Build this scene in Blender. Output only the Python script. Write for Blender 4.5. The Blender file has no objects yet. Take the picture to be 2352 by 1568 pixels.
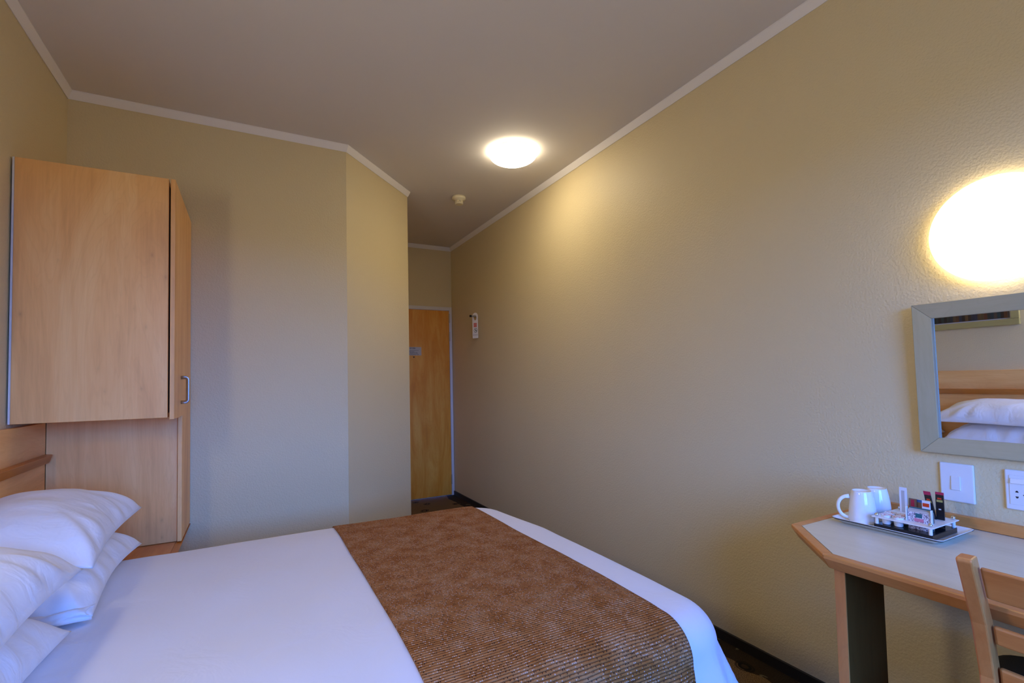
import bpy, bmesh, math, random
from math import sin, cos, pi, radians
from mathutils import Vector, Matrix, noise

C = bpy.context.scene.collection
scene = bpy.context.scene
RND = random.Random(7)

# ------------------------------------------------------------------ camera
cd = bpy.data.cameras.new('camera')
cam = bpy.data.objects.new('camera', cd)
C.objects.link(cam)
scene.camera = cam
cd.sensor_fit = 'HORIZONTAL'
cd.sensor_width = 36.0
cd.lens = 1111.811 / 2352 * 36.0
cd.shift_x = (1176 - 1153.1464) / 2352
cd.shift_y = (829.5273 - 784) / 2352
cd.clip_start = 0.02
_y, _t, _r = radians(27.4464), radians(2.1814), radians(-1.1481)
fwd = Vector((sin(_y) * cos(_t), cos(_y) * cos(_t), sin(_t)))
rt = Vector((cos(_y), -sin(_y), 0))
up = rt.cross(fwd)
R_ = cos(_r) * rt + sin(_r) * up
U_ = cos(_r) * up - sin(_r) * rt
M = Matrix((R_, U_, -fwd)).transposed().to_4x4()
M.translation = Vector((0, 0, 1.2286))
cam.matrix_world = M

# ------------------------------------------------------------------ view, world, lights
scene.view_settings.view_transform = 'Standard'
scene.view_settings.look = 'None'
scene.view_settings.gamma = 1.0
scene.view_settings.use_curve_mapping = False
scene.view_settings.exposure = 0.10
scene.cycles.use_denoising = True
scene.cycles.max_bounces = 12
scene.cycles.diffuse_bounces = 8
scene.cycles.sample_clamp_indirect = 6.0

SKY = (0.078, 0.27, 1.0)
SKY_STRENGTH = 28.0
CEIL_LAMP = 21.5
WALL_LAMP = 7.0
BED_LAMP = 31.0
WARM = (1.0, 0.86, 0.62)

w = bpy.data.worlds.new('world')
scene.world = w
w.use_nodes = True
nt = w.node_tree
nt.nodes.clear()
wo = nt.nodes.new('ShaderNodeOutputWorld')
bg = nt.nodes.new('ShaderNodeBackground')
tc = nt.nodes.new('ShaderNodeTexCoord')
sx = nt.nodes.new('ShaderNodeSeparateXYZ')
cr = nt.nodes.new('ShaderNodeValToRGB')
cr.color_ramp.elements[0].position = 0.0
cr.color_ramp.elements[0].color = (0.02, 0.03, 0.05, 1)
cr.color_ramp.elements[1].position = 0.03
cr.color_ramp.elements[1].color = (*SKY, 1)
nt.links.new(tc.outputs['Generated'], sx.inputs[0])
nt.links.new(sx.outputs['Z'], cr.inputs[0])
nt.links.new(cr.outputs[0], bg.inputs[0])
bg.inputs[1].default_value = SKY_STRENGTH
nt.links.new(bg.outputs[0], wo.inputs[0])

# ------------------------------------------------------------------ room numbers
XL, XR = -0.7992, 1.9557
YB, YE = 3.0356, 4.9417
XB = 0.5211
XC, YC = 1.0694, 3.5890
YW = -1.35            # the window wall, behind the viewer
ZC = 2.69             # ceiling
WIN = (-0.35, 1.20, 0.85, 2.20)   # window opening x0 x1 z0 z1

# portal: lets the sky come in through the window only
pl = bpy.data.lights.new('window_portal', 'AREA')
pl.shape = 'RECTANGLE'
pl.size = WIN[1] - WIN[0]
pl.size_y = WIN[3] - WIN[2]
pl.cycles.is_portal = True
po = bpy.data.objects.new('window_portal', pl)
po.location = ((WIN[0] + WIN[1]) / 2, YW - 0.06, (WIN[2] + WIN[3]) / 2)
po.rotation_euler = (radians(90), 0, 0)
po['kind'] = 'helper'
C.objects.link(po)

# ------------------------------------------------------------------ materials
MATS = {}


def newmat(name):
    m = bpy.data.materials.new(name)
    m.use_nodes = True
    b = m.node_tree.nodes['Principled BSDF']
    MATS[name] = m
    return m, m.node_tree, b


def plain(name, col, rough=0.5, metal=0.0, spec=0.5, coat=0.0, sheen=0.0):
    m, n, b = newmat(name)
    b.inputs['Base Color'].default_value = (*col, 1)
    b.inputs['Roughness'].default_value = rough
    b.inputs['Metallic'].default_value = metal
    b.inputs['Specular IOR Level'].default_value = spec
    b.inputs['Coat Weight'].default_value = coat
    b.inputs['Sheen Weight'].default_value = sheen
    return m


def N(nt, t, **kw):
    n = nt.nodes.new(t)
    for k, v in kw.items():
        setattr(n, k, v)
    return n


def math_(nt, op, a, b=None, c=None, clamp=False):
    n = nt.nodes.new('ShaderNodeMath')
    n.operation = op
    n.use_clamp = clamp
    for i, v in enumerate((a, b, c)):
        if v is None:
            continue
        if isinstance(v, (int, float)):
            n.inputs[i].default_value = v
        else:
            nt.links.new(v, n.inputs[i])
    return n.outputs[0]


def mixc(nt, fac, a, b, mode='MIX'):
    n = nt.nodes.new('ShaderNodeMix')
    n.data_type = 'RGBA'
    n.blend_type = mode
    for i, v in ((0, fac), (6, a), (7, b)):
        if isinstance(v, (int, float)):
            n.inputs[i].default_value = v
        elif isinstance(v, tuple):
            n.inputs[i].default_value = (*v, 1)
        else:
            nt.links.new(v, n.inputs[i])
    return n.outputs[2]


def mapped(nt, scale=(1, 1, 1), src='Object', loc=(0, 0, 0)):
    t = nt.nodes.new('ShaderNodeTexCoord')
    mp = nt.nodes.new('ShaderNodeMapping')
    mp.inputs['Scale'].default_value = scale
    mp.inputs['Location'].default_value = loc
    nt.links.new(t.outputs[src], mp.inputs[0])
    return mp.outputs[0]


def noise_(nt, vec, scale, detail=3, rough=0.5, dist=0.0):
    n = nt.nodes.new('ShaderNodeTexNoise')
    n.inputs['Scale'].default_value = scale
    n.inputs['Detail'].default_value = detail
    n.inputs['Roughness'].default_value = rough
    n.inputs['Distortion'].default_value = dist
    nt.links.new(vec, n.inputs['Vector'])
    return n.outputs['Fac']


def ramp(nt, fac, stops):
    r = nt.nodes.new('ShaderNodeValToRGB')
    e = r.color_ramp.elements
    while len(e) < len(stops):
        e.new(0.5)
    for el, (p, c) in zip(e, stops):
        el.position = p
        el.color = (*c, 1) if len(c) == 3 else c
    nt.links.new(fac, r.inputs[0])
    return r.outputs[0]


def bump(nt, b, height, strength, distance):
    n = nt.nodes.new('ShaderNodeBump')
    n.inputs['Strength'].default_value = strength
    n.inputs['Distance'].default_value = distance
    nt.links.new(height, n.inputs['Height'])
    nt.links.new(n.outputs[0], b.inputs['Normal'])


# orange-peel painted wall
def paint(name, col, rough, bs, scale=95, dist=0.002):
    m, n, b = newmat(name)
    v = mapped(n)
    f = noise_(n, v, scale, 2, 0.55)
    g = noise_(n, v, 1.3, 2)
    c = mixc(n, g, tuple(x * 0.96 for x in col), tuple(x * 1.03 for x in col))
    n.links.new(c, b.inputs['Base Color'])
    b.inputs['Roughness'].default_value = rough
    b.inputs['Specular IOR Level'].default_value = 0.35
    bump(n, b, f, bs, dist)
    return m


paint('wall_paint', (0.72, 0.60, 0.35), 0.5, 1.0, 130)
paint('ceiling_paint', (0.72, 0.68, 0.64), 0.8, 0.15, 60)
paint('cornice_paint', (0.86, 0.82, 0.78), 0.6, 0.05, 60)


def wood(name, dark, mid, light, axis='Z', rough=0.4, knots=False, sc=1.0, coat=0.0, figure=0.5, spec=0.5):
    m, n, b = newmat(name)
    b.inputs['Specular IOR Level'].default_value = spec
    s = {'X': (0.09, 1, 1), 'Y': (1, 0.09, 1), 'Z': (1, 1, 0.09)}[axis]
    v = mapped(n, s)
    warp = noise_(n, mapped(n, tuple(k * 2.2 for k in s)), 1.6 * sc, 2, 0.5)
    f1 = noise_(n, v, 9 * sc, 5, 0.6, 0.8)
    f2 = noise_(n, mapped(n, tuple((k * 0.5 if k < 1 else 1) for k in s)), 110 * sc, 3, 0.65)
    big = noise_(n, mapped(n, tuple(k * (2.2 if k < 1 else 1) for k in s)), 3.6 * sc, 3, 0.55, 2.2)
    t = math_(n, 'ADD', math_(n, 'MULTIPLY', f1, 0.55), math_(n, 'MULTIPLY', big, figure))
    t = math_(n, 'ADD', t, math_(n, 'MULTIPLY', math_(n, 'SUBTRACT', f2, 0.5), 0.20))
    t = math_(n, 'ADD', t, math_(n, 'MULTIPLY', math_(n, 'SUBTRACT', warp, 0.5), 0.1))
    c = ramp(n, t, [(0.30, dark), (0.50, mid), (0.72, light)])
    # thin growth lines following the figure
    gl_ = math_(n, 'SINE', math_(n, 'MULTIPLY', math_(n, 'ADD', big, math_(n, 'MULTIPLY', warp, 0.5)), 95))
    gm = ramp(n, gl_, [(0.55, (0, 0, 0)), (1.0, (1, 1, 1))])
    c = mixc(n, math_(n, 'MULTIPLY', gm, 0.13), c, dark)
    if knots:
        tcn = N(n, 'ShaderNodeTexCoord')
        s3 = N(n, 'ShaderNodeSeparateXYZ')
        n.links.new(tcn.outputs['Object'], s3.inputs[0])
        cb = N(n, 'ShaderNodeCombineXYZ')
        n.links.new(math_(n, 'ADD', s3.outputs[0], s3.outputs[1]), cb.inputs[0])
        n.links.new(math_(n, 'MULTIPLY', s3.outputs[2], 0.55), cb.inputs[1])
        vo = N(n, 'ShaderNodeTexVoronoi', voronoi_dimensions='2D')
        vo.inputs['Scale'].default_value = 10.0
        n.links.new(cb.outputs[0], vo.inputs['Vector'])
        k = ramp(n, vo.outputs['Distance'], [(0.0, (0.9, 0.9, 0.9)), (0.03, (0.45, 0.45, 0.45)), (0.08, (0.12, 0.12, 0.12)), (0.15, (0, 0, 0))])
        gk = ramp(n, noise_(n, mapped(n, (1, 1, 1), 'Object', (2, 5, 1)), 7, 1), [(0.50, (0, 0, 0)), (0.62, (1, 1, 1))])
        c = mixc(n, math_(n, 'MULTIPLY', math_(n, 'MULTIPLY', k, gk), 0.55), c, tuple(x * 0.6 for x in dark))
    n.links.new(c, b.inputs['Base Color'])
    b.inputs['Roughness'].default_value = rough
    b.inputs['Coat Weight'].default_value = coat
    b.inputs['Coat Roughness'].default_value = 0.25
    bump(n, b, f2, 0.06, 0.001)
    return m


wood('maple', (0.64, 0.295, 0.085), (0.84, 0.435, 0.14), (0.93, 0.56, 0.215), 'Z', 0.42, knots=True)
wood('maple_across', (0.64, 0.295, 0.085), (0.84, 0.435, 0.14), (0.93, 0.56, 0.215), 'Y', 0.42)
wood('cherry_trim', (0.34, 0.10, 0.010), (0.48, 0.16, 0.018), (0.58, 0.23, 0.04), 'Y', 0.35)
wood('desk_edge', (0.44, 0.15, 0.03), (0.60, 0.235, 0.055), (0.72, 0.33, 0.10), 'Y', 0.38, coat=0.08)
wood('desk_edge_upright', (0.44, 0.15, 0.03), (0.60, 0.235, 0.055), (0.72, 0.33, 0.10), 'Z', 0.42, coat=0.0)
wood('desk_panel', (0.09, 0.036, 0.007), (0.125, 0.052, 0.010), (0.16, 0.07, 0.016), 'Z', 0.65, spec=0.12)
wood('chair_wood', (0.54, 0.165, 0.035), (0.70, 0.25, 0.062), (0.80, 0.34, 0.10), 'Z', 0.36, coat=0.05)
wood('chair_rail_wood', (0.54, 0.165, 0.035), (0.70, 0.25, 0.062), (0.80, 0.34, 0.10), 'Y', 0.30, coat=0.1)
wood('door_veneer', (0.60, 0.19, 0.004), (0.76, 0.28, 0.010), (0.84, 0.40, 0.05), 'Z', 0.45, sc=1.6, figure=0.6)
wood('mirror_frame_wood', (0.34, 0.30, 0.17), (0.41, 0.36, 0.21), (0.47, 0.42, 0.26), 'Y', 0.45)
wood('mirror_frame_wood_upright', (0.34, 0.30, 0.17), (0.41, 0.36, 0.21), (0.47, 0.42, 0.26), 'Z', 0.45)
wood('picture_frame_wood', (0.38, 0.32, 0.11), (0.45, 0.38, 0.14), (0.52, 0.45, 0.19), 'Y', 0.45)
wood('desk_laminate', (0.58, 0.52, 0.38), (0.68, 0.625, 0.48), (0.75, 0.70, 0.55), 'Y', 0.36, figure=0.45)

plain('white_gloss_paint', (0.70, 0.66, 0.62), 0.35)
plain('white_plastic', (0.80, 0.80, 0.80), 0.3)
plain('cream_plastic', (0.78, 0.70, 0.48), 0.4)
plain('ceramic', (0.86, 0.86, 0.86), 0.07, spec=0.6)
plain('black_plastic', (0.012, 0.012, 0.014), 0.25)
plain('black_matt', (0.008, 0.008, 0.008), 0.9)
plain('skirting_black', (0.022, 0.016, 0.012), 0.5)
plain('chrome', (0.75, 0.75, 0.76), 0.12, 1.0)
plain('satin_metal', (0.50, 0.50, 0.50), 0.38, 1.0)
plain('brass_dull', (0.50, 0.40, 0.26), 0.45, 0.6)
plain('mirror_glass', (0.86, 0.88, 0.87), 0.01, 1.0)
plain('bevel_glass', (0.45, 0.60, 0.66), 0.15, 0.6)
plain('sign_card', (0.52, 0.47, 0.38), 0.5)
plain('ink', (0.03, 0.028, 0.025), 0.7)
plain('tag_card', (0.80, 0.74, 0.66), 0.5)
plain('red_ink', (0.62, 0.05, 0.02), 0.6)
plain('green_ink', (0.10, 0.13, 0.08), 0.6)
plain('sachet_white', (0.78, 0.76, 0.78), 0.45)
plain('sachet_grey', (0.50, 0.46, 0.44), 0.4)
plain('sachet_teal', (0.02, 0.13, 0.17), 0.35)
plain('sachet_pink', (0.62, 0.20, 0.30), 0.4)
plain('sachet_black', (0.012, 0.01, 0.012), 0.3)
plain('sachet_crimson', (0.42, 0.015, 0.07), 0.35)
plain('sachet_red', (0.70, 0.05, 0.01), 0.4)
plain('sachet_gold', (0.45, 0.36, 0.10), 0.35)
plain('sachet_brown', (0.20, 0.12, 0.09), 0.5)
plain('sachet_blue', (0.03, 0.16, 0.55), 0.35)
plain('lamp_base_grey', (0.20, 0.19, 0.18), 0.5)
plain('plug_hole', (0.02, 0.02, 0.03), 0.7)
plain('picture_mount', (0.66, 0.66, 0.68), 0.6)


def lampmat(name, strength, axis=0):
    m, n, b = newmat(name)
    b.inputs['Base Color'].default_value = (0.9, 0.88, 0.82, 1)
    b.inputs['Emission Color'].default_value = (*WARM, 1)
    # the bulb sits behind the middle of the dome: the rim of the opal glass glows less
    ge = N(n, 'ShaderNodeNewGeometry')
    sp = N(n, 'ShaderNodeSeparateXYZ')
    n.links.new(ge.outputs['Normal'], sp.inputs[0])
    k = math_(n, 'ABSOLUTE', sp.outputs[axis])
    k = math_(n, 'MULTIPLY_ADD', math_(n, 'POWER', k, 1.5), 1.10 * strength, 0.26 * strength)
    n.links.new(k, b.inputs['Emission Strength'])
    return m


lampmat('opal_glass_ceiling', CEIL_LAMP, 2)
lampmat('opal_glass_wall', WALL_LAMP)
lampmat('opal_glass_bed', BED_LAMP)

# linen
m, n, b = newmat('linen')
v = mapped(n)
f = noise_(n, v, 7, 4, 0.6, 1.0)
fine = noise_(n, v, 900, 1)
b.inputs['Base Color'].default_value = (0.78, 0.77, 0.80, 1)
b.inputs['Roughness'].default_value = 0.75
b.inputs['Sheen Weight'].default_value = 0.15
s3 = N(n, 'ShaderNodeSeparateXYZ')
n.links.new(v, s3.inputs[0])
wq = noise_(n, v, 2.0, 2)
ly = math_(n, 'ABSOLUTE', math_(n, 'SUBTRACT', math_(n, 'FRACT', math_(n, 'DIVIDE', math_(n, 'ADD', s3.outputs[1], math_(n, 'MULTIPLY', wq, .14)), .36)), .5))
lx = math_(n, 'ABSOLUTE', math_(n, 'SUBTRACT', math_(n, 'FRACT', math_(n, 'DIVIDE', math_(n, 'ADD', s3.outputs[0], math_(n, 'MULTIPLY', wq, .10)), .52)), .5))
lines = math_(n, 'ADD', math_(n, 'LESS_THAN', ly, .0055), math_(n, 'MULTIPLY', math_(n, 'LESS_THAN', lx, .003), .6))
lines = math_(n, 'MULTIPLY', lines, ramp(n, noise_(n, v, 3.1, 1), [(.45, (0, 0, 0)), (.6, (1, 1, 1))]))
hh = math_(n, 'ADD', f, math_(n, 'MULTIPLY', fine, 0.03))
bump(n, b, math_(n, 'ADD', hh, math_(n, 'MULTIPLY', lines, 0.45)), 0.25, 0.012)
m2, n, b = newmat('linen_pillow')
v = mapped(n)
f = noise_(n, mapped(n, (1.0, 2.0, 1.6)), 9, 3, 0.5, 1.0)
b.inputs['Base Color'].default_value = (0.80, 0.79, 0.81, 1)
b.inputs['Roughness'].default_value = 0.75
b.inputs['Sheen Weight'].default_value = 0.15
bump(n, b, f, 0.22, 0.02)

# woven runner: ribs across, small pale and dark stitches, brown patches (UV in metres)
m, n, b = newmat('runner_weave')
uvn = N(n, 'ShaderNodeTexCoord')
sp = N(n, 'ShaderNodeSeparateXYZ')
n.links.new(uvn.outputs['UV'], sp.inputs[0])
uu, vv = sp.outputs[0], sp.outputs[1]
wob = noise_(n, mapped(n, (1, 1, 1), 'UV'), 6, 2)
jit = math_(n, 'MULTIPLY', math_(n, 'SUBTRACT', noise_(n, mapped(n, (1, 1, 1), 'UV'), 330, 2), 0.5), 0.0042)
vv2 = math_(n, 'ADD', math_(n, 'ADD', vv, jit), math_(n, 'MULTIPLY', wob, 0.012))
uu = math_(n, 'ADD', uu, jit)
row = math_(n, 'DIVIDE', vv2, 0.0084)
rowi = math_(n, 'FLOOR', row)
rowf = math_(n, 'FRACT', row)
off = math_(n, 'FRACT', math_(n, 'MULTIPLY', rowi, 0.618))
col_ = math_(n, 'ADD', math_(n, 'DIVIDE', uu, 0.0047), off)
coli = math_(n, 'FLOOR', col_)
colf = math_(n, 'FRACT', col_)
cmb = N(n, 'ShaderNodeCombineXYZ')
n.links.new(coli, cmb.inputs[0])
n.links.new(rowi, cmb.inputs[1])
wn = N(n, 'ShaderNodeTexWhiteNoise')
n.links.new(cmb.outputs[0], wn.inputs['Vector'])
hsh = wn.outputs['Value']
patch = noise_(n, mapped(n, (1, 1, 1), 'UV'), 14, 3, 0.6)
patch_b = noise_(n, mapped(n, (1, 1, 1), 'UV', (4, 7, 0)), 22, 3, 0.6)
grainf = noise_(n, mapped(n, (1, 1, 1), 'UV'), 420, 2)
base = ramp(n, patch, [(0.35, (0.42, 0.145, 0.028)), (0.52, (0.54, 0.225, 0.072)), (0.70, (0.60, 0.31, 0.14))])
base = mixc(n, math_(n, 'MULTIPLY', grainf, 0.5), base, (0.12, 0.05, 0.02))
groove = math_(n, 'MULTIPLY', math_(n, 'LESS_THAN', math_(n, 'ABSOLUTE', math_(n, 'SUBTRACT', rowf, 0.5)), 0.5),
               math_(n, 'POWER', math_(n, 'ABSOLUTE', math_(n, 'SUBTRACT', math_(n, 'MULTIPLY', rowf, 2), 1)), 3))
base = mixc(n, math_(n, 'MULTIPLY', groove, 0.75), base, (0.05, 0.022, 0.012))
inrow = math_(n, 'LESS_THAN', math_(n, 'ABSOLUTE', math_(n, 'SUBTRACT', rowf, 0.42)), 0.145)
incol = math_(n, 'LESS_THAN', math_(n, 'ABSOLUTE', math_(n, 'SUBTRACT', colf, 0.5)), 0.27)
cell = math_(n, 'MULTIPLY', inrow, incol)
thr = math_(n, 'SUBTRACT', 1.19, math_(n, 'MULTIPLY', patch_b, 0.85))
wht = math_(n, 'MULTIPLY', cell, math_(n, 'GREATER_THAN', hsh, thr))
inrow2 = math_(n, 'GREATER_THAN', rowf, 0.55)
incol2 = math_(n, 'LESS_THAN', colf, 0.45)
blk = math_(n, 'MULTIPLY', math_(n, 'MULTIPLY', inrow2, incol2), math_(n, 'LESS_THAN', hsh, 0.22))
c = mixc(n, math_(n, 'MULTIPLY', blk, 0.9), base, (0.012, 0.01, 0.012))
c = mixc(n, math_(n, 'MULTIPLY', wht, 0.62), c, (0.66, 0.62, 0.58))
n.links.new(c, b.inputs['Base Color'])
b.inputs['Roughness'].default_value = 0.95
b.inputs['Specular IOR Level'].default_value = 0.15
hgt = math_(n, 'ADD', math_(n, 'SUBTRACT', 1.0, groove), math_(n, 'MULTIPLY', cell, 0.25))
bump(n, b, hgt, 0.8, 0.003)

# carpet with looping motifs and a darker border along the long wall
m, n, b = newmat('carpet')
v = mapped(n)
spk = noise_(n, v, 260, 3, 0.7)
base = ramp(n, spk, [(0.35, (0.06, 0.032, 0.012)), (0.50, (0.17, 0.10, 0.04)), (0.68, (0.34, 0.22, 0.09))])
wv = N(n, 'ShaderNodeTexNoise')
wv.inputs['Scale'].default_value = 5.0
n.links.new(v, wv.inputs['Vector'])
vec = N(n, 'ShaderNodeVectorMath', operation='MULTIPLY_ADD')
n.links.new(wv.outputs['Color'], vec.inputs[0])
vec.inputs[1].default_value = (0.10, 0.10, 0)
n.links.new(v, vec.inputs[2])
vo = N(n, 'ShaderNodeTexVoronoi')
vo.inputs['Scale'].default_value = 7.0
vo.inputs['Randomness'].default_value = 0.7
n.links.new(vec.outputs[0], vo.inputs['Vector'])
d = vo.outputs['Distance']
ring = ramp(n, d, [(0.0, (0, 0, 0)), (0.09, (0, 0, 0)), (0.12, (1, 1, 1)), (0.17, (1, 1, 1)), (0.19, (0.2, 0.2, 0.2)),
                   (0.24, (0.9, 0.9, 0.9)), (0.28, (0, 0, 0))])
base = mixc(n, ring, base, (0.014, 0.010, 0.006))
vo2 = N(n, 'ShaderNodeTexVoronoi', feature='SMOOTH_F1')
vo2.inputs['Scale'].default_value = 9.0
n.links.new(mapped(n, (1.6, 0.8, 1), 'Object', (3, 1, 0)), vo2.inputs['Vector'])
stroke = ramp(n, vo2.outputs['Distance'], [(0.0, (0, 0, 0)), (0.16, (0, 0, 0)), (0.18, (1, 1, 1)), (0.215, (1, 1, 1)), (0.235, (0, 0, 0))])
gate = ramp(n, noise_(n, mapped(n, (1, 1, 1), 'Object', (9, 2, 0)), 9, 1), [(0.52, (0, 0, 0)), (0.56, (1, 1, 1))])
sgate = math_(n, 'MULTIPLY', stroke, gate)
sp = N(n, 'ShaderNodeSeparateXYZ')
n.links.new(v, sp.inputs[0])
wavy = math_(n, 'ADD', sp.outputs[0], math_(n, 'MULTIPLY', noise_(n, v, 6, 1), 0.10))
bord = math_(n, 'GREATER_THAN', wavy, 1.89)
base = mixc(n, math_(n, 'MULTIPLY', bord, 0.85), base, (0.012, 0.009, 0.006))
c = mixc(n, math_(n, 'MULTIPLY', sgate, 0.8), base, (0.16, 0.13, 0.07))
n.links.new(c, b.inputs['Base Color'])
b.inputs['Roughness'].default_value = 1.0
b.inputs['Specular IOR Level'].default_value = 0.1
bump(n, b, spk, 0.6, 0.004)

# chair seat cloth
m, n, b = newmat('seat_cloth')
wv = N(n, 'ShaderNodeTexWave', wave_type='BANDS', bands_direction='X')
wv.inputs['Scale'].default_value = 90
n.links.new(mapped(n), wv.inputs['Vector'])
c = mixc(n, wv.outputs['Fac'], (0.022, 0.018, 0.012), (0.05, 0.042, 0.03))
n.links.new(c, b.inputs['Base Color'])
b.inputs['Roughness'].default_value = 0.8
bump(n, b, wv.outputs['Fac'], 0.4, 0.001)

# patterned sachet face
m, n, b = newmat('sachet_pattern')
v = mapped(n)
f = noise_(n, v, 260, 2, 0.6, 1.5)
c = ramp(n, f, [(0.44, (0.10, 0.06, 0.12)), (0.50, (0.75, 0.72, 0.78))])
n.links.new(c, b.inputs['Base Color'])
b.inputs['Roughness'].default_value = 0.4

# foil lid with red print
m, n, b = newmat('foil_lid')
v = mapped(n)
f = noise_(n, v, 110, 2, 0.6, 1.5)
c = ramp(n, f, [(0.50, (0.74, 0.72, 0.74)), (0.60, (0.62, 0.14, 0.10))])
n.links.new(c, b.inputs['Base Color'])
b.inputs['Roughness'].default_value = 0.25

# picture print: upright bands of colour
m, n, b = newmat('picture_print')
v = mapped(n)
sp = N(n, 'ShaderNodeSeparateXYZ')
n.links.new(v, sp.inputs[0])
bi = math_(n, 'FLOOR', math_(n, 'MULTIPLY', sp.outputs[1], 58))
wn = N(n, 'ShaderNodeTexWhiteNoise', noise_dimensions='1D')
n.links.new(bi, wn.inputs['W'])
c = ramp(n, wn.outputs['Value'], [(0.0, (0.02, 0.012, 0.01)), (0.25, (0.05, 0.025, 0.015)), (0.4, (0.03, 0.09, 0.085)),
                                 (0.55, (0.03, 0.045, 0.10)), (0.7, (0.20, 0.12, 0.04)), (0.85, (0.22, 0.055, 0.015)), (1.0, (0.16, 0.15, 0.16))])
nz = noise_(n, mapped(n, (1, 1, 0.15)), 60, 3)
c = mixc(n, nz, c, (0.02, 0.015, 0.012))
n.links.new(c, b.inputs['Base Color'])
b.inputs['Roughness'].default_value = 0.35

# window glass (clear pane with real reflection)
m, n, b = newmat('window_glass')
n.nodes.remove(b)
outn = [x for x in n.nodes if x.type == 'OUTPUT_MATERIAL'][0]
tr = N(n, 'ShaderNodeBsdfTransparent')
gl = N(n, 'ShaderNodeBsdfGlossy')
gl.inputs['Roughness'].default_value = 0.02
fr = N(n, 'ShaderNodeFresnel')
fr.inputs[0].default_value = 1.25
mx = N(n, 'ShaderNodeMixShader')
n.links.new(fr.outputs[0], mx.inputs[0])
n.links.new(tr.outputs[0], mx.inputs[1])
n.links.new(gl.outputs[0], mx.inputs[2])
n.links.new(mx.outputs[0], outn.inputs[0])


# ------------------------------------------------------------------ mesh helpers
def obj(name, bm, mat, parent=None, smooth=False, bevel=0.0, seg=2):
    me = bpy.data.meshes.new(name)
    bmesh.ops.recalc_face_normals(bm, faces=bm.faces)
    bm.to_mesh(me)
    bm.free()
    if mat:
        me.materials.append(MATS[mat])
    o = bpy.data.objects.new(name, me)
    C.objects.link(o)
    if parent is not None:
        o.parent = parent
        o.matrix_parent_inverse = Matrix.Translation(-parent.location) if parent.type == 'EMPTY' and not parent.parent and parent.rotation_euler.z == 0 else Matrix()
    if smooth:
        for p in me.polygons:
            p.use_smooth = True
    if bevel:
        md = o.modifiers.new('edge', 'BEVEL')
        md.width = bevel
        md.segments = seg
        md.limit_method = 'ANGLE'
        md.angle_limit = radians(35)
        md.harden_normals = False
    return o


def tag(o, label=None, cat=None, group=None, kind=None):
    if label:
        o['label'] = label
    if cat:
        o['category'] = cat
    if group:
        o['group'] = group
    if kind:
        o['kind'] = kind
    return o


def thing(name, label, cat, loc=(0, 0, 0), group=None):
    o = bpy.data.objects.new(name, None)
    o.empty_display_size = 0.05
    o.location = loc
    C.objects.link(o)
    return tag(o, label, cat, group)


def box(bm, x0, x1, y0, y1, z0, z1):
    vs = [bm.verts.new((x, y, z)) for z in (z0, z1) for y in (y0, y1) for x in (x0, x1)]
    for f in ((0, 2, 3, 1), (4, 5, 7, 6), (0, 1, 5, 4), (2, 6, 7, 3), (0, 4, 6, 2), (1, 3, 7, 5)):
        bm.faces.new([vs[i] for i in f])
    return vs


def boxbm(*a):
    bm = bmesh.new()
    box(bm, *a)
    return bm


def prism(bm, poly, z0, z1):
    lo = [bm.verts.new((x, y, z0)) for x, y in poly]
    hi = [bm.verts.new((x, y, z1)) for x, y in poly]
    n = len(poly)
    bm.faces.new(lo[::-1])
    bm.faces.new(hi)
    for i in range(n):
        bm.faces.new((lo[i], lo[(i + 1) % n], hi[(i + 1) % n], hi[i]))


def hexa(bm, lo, hi):
    """solid between two 4-point rings"""
    a = [bm.verts.new(p) for p in lo]
    c = [bm.verts.new(p) for p in hi]
    k = len(a)
    bm.faces.new(a[::-1])
    bm.faces.new(c)
    for i in range(k):
        bm.faces.new((a[i], a[(i + 1) % k], c[(i + 1) % k], c[i]))


def lathe(bm, prof, seg=40, center=(0, 0, 0), axis='Z', closed=True):
    """prof: list of (r, h); first/last r may be 0"""
    rings = []
    cx, cy, cz = center
    for r, h in prof:
        if r < 1e-6:
            p = (cx, cy, cz + h) if axis == 'Z' else (cx + h, cy, cz)
            rings.append([bm.verts.new(p)])
        else:
            ring = []
            for i in range(seg):
                a = 2 * pi * i / seg
                if axis == 'Z':
                    p = (cx + r * cos(a), cy + r * sin(a), cz + h)
                else:
                    p = (cx + h, cy + r * cos(a), cz + r * sin(a))
                ring.append(bm.verts.new(p))
            rings.append(ring)
    for A, B in zip(rings, rings[1:]):
        if len(A) == 1 and len(B) == 1:
            continue
        for i in range(seg):
            j = (i + 1) % seg
            if len(A) == 1:
                bm.faces.new((A[0], B[j], B[i]))
            elif len(B) == 1:
                bm.faces.new((A[i], A[j], B[0]))
            else:
                bm.faces.new((A[i], A[j], B[j], B[i]))
    if closed:
        for ring in (rings[0], rings[-1]):
            if len(ring) > 1:
                bm.faces.new(ring)


def tube(bm, pts, r, seg=12, flat=1.0):
    pts = [Vector(p) for p in pts]
    prev = None
    rings = []
    ref = None
    for i, p in enumerate(pts):
        t = (pts[min(i + 1, len(pts) - 1)] - pts[max(i - 1, 0)]).normalized()
        if ref is None:
            ref = t.orthogonal().normalized()
        ref = (ref - t * ref.dot(t)).normalized()
        bi = t.cross(ref)
        rr = r[i] if isinstance(r, (list, tuple)) else r
        rings.append([bm.verts.new(p + rr * (cos(2 * pi * k / seg) * ref + flat * sin(2 * pi * k / seg) * bi)) for k in range(seg)])
    for A, B in zip(rings, rings[1:]):
        for i in range(seg):
            j = (i + 1) % seg
            bm.faces.new((A[i], A[j], B[j], B[i]))
    bm.faces.new(rings[0][::-1])
    bm.faces.new(rings[-1])


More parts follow.
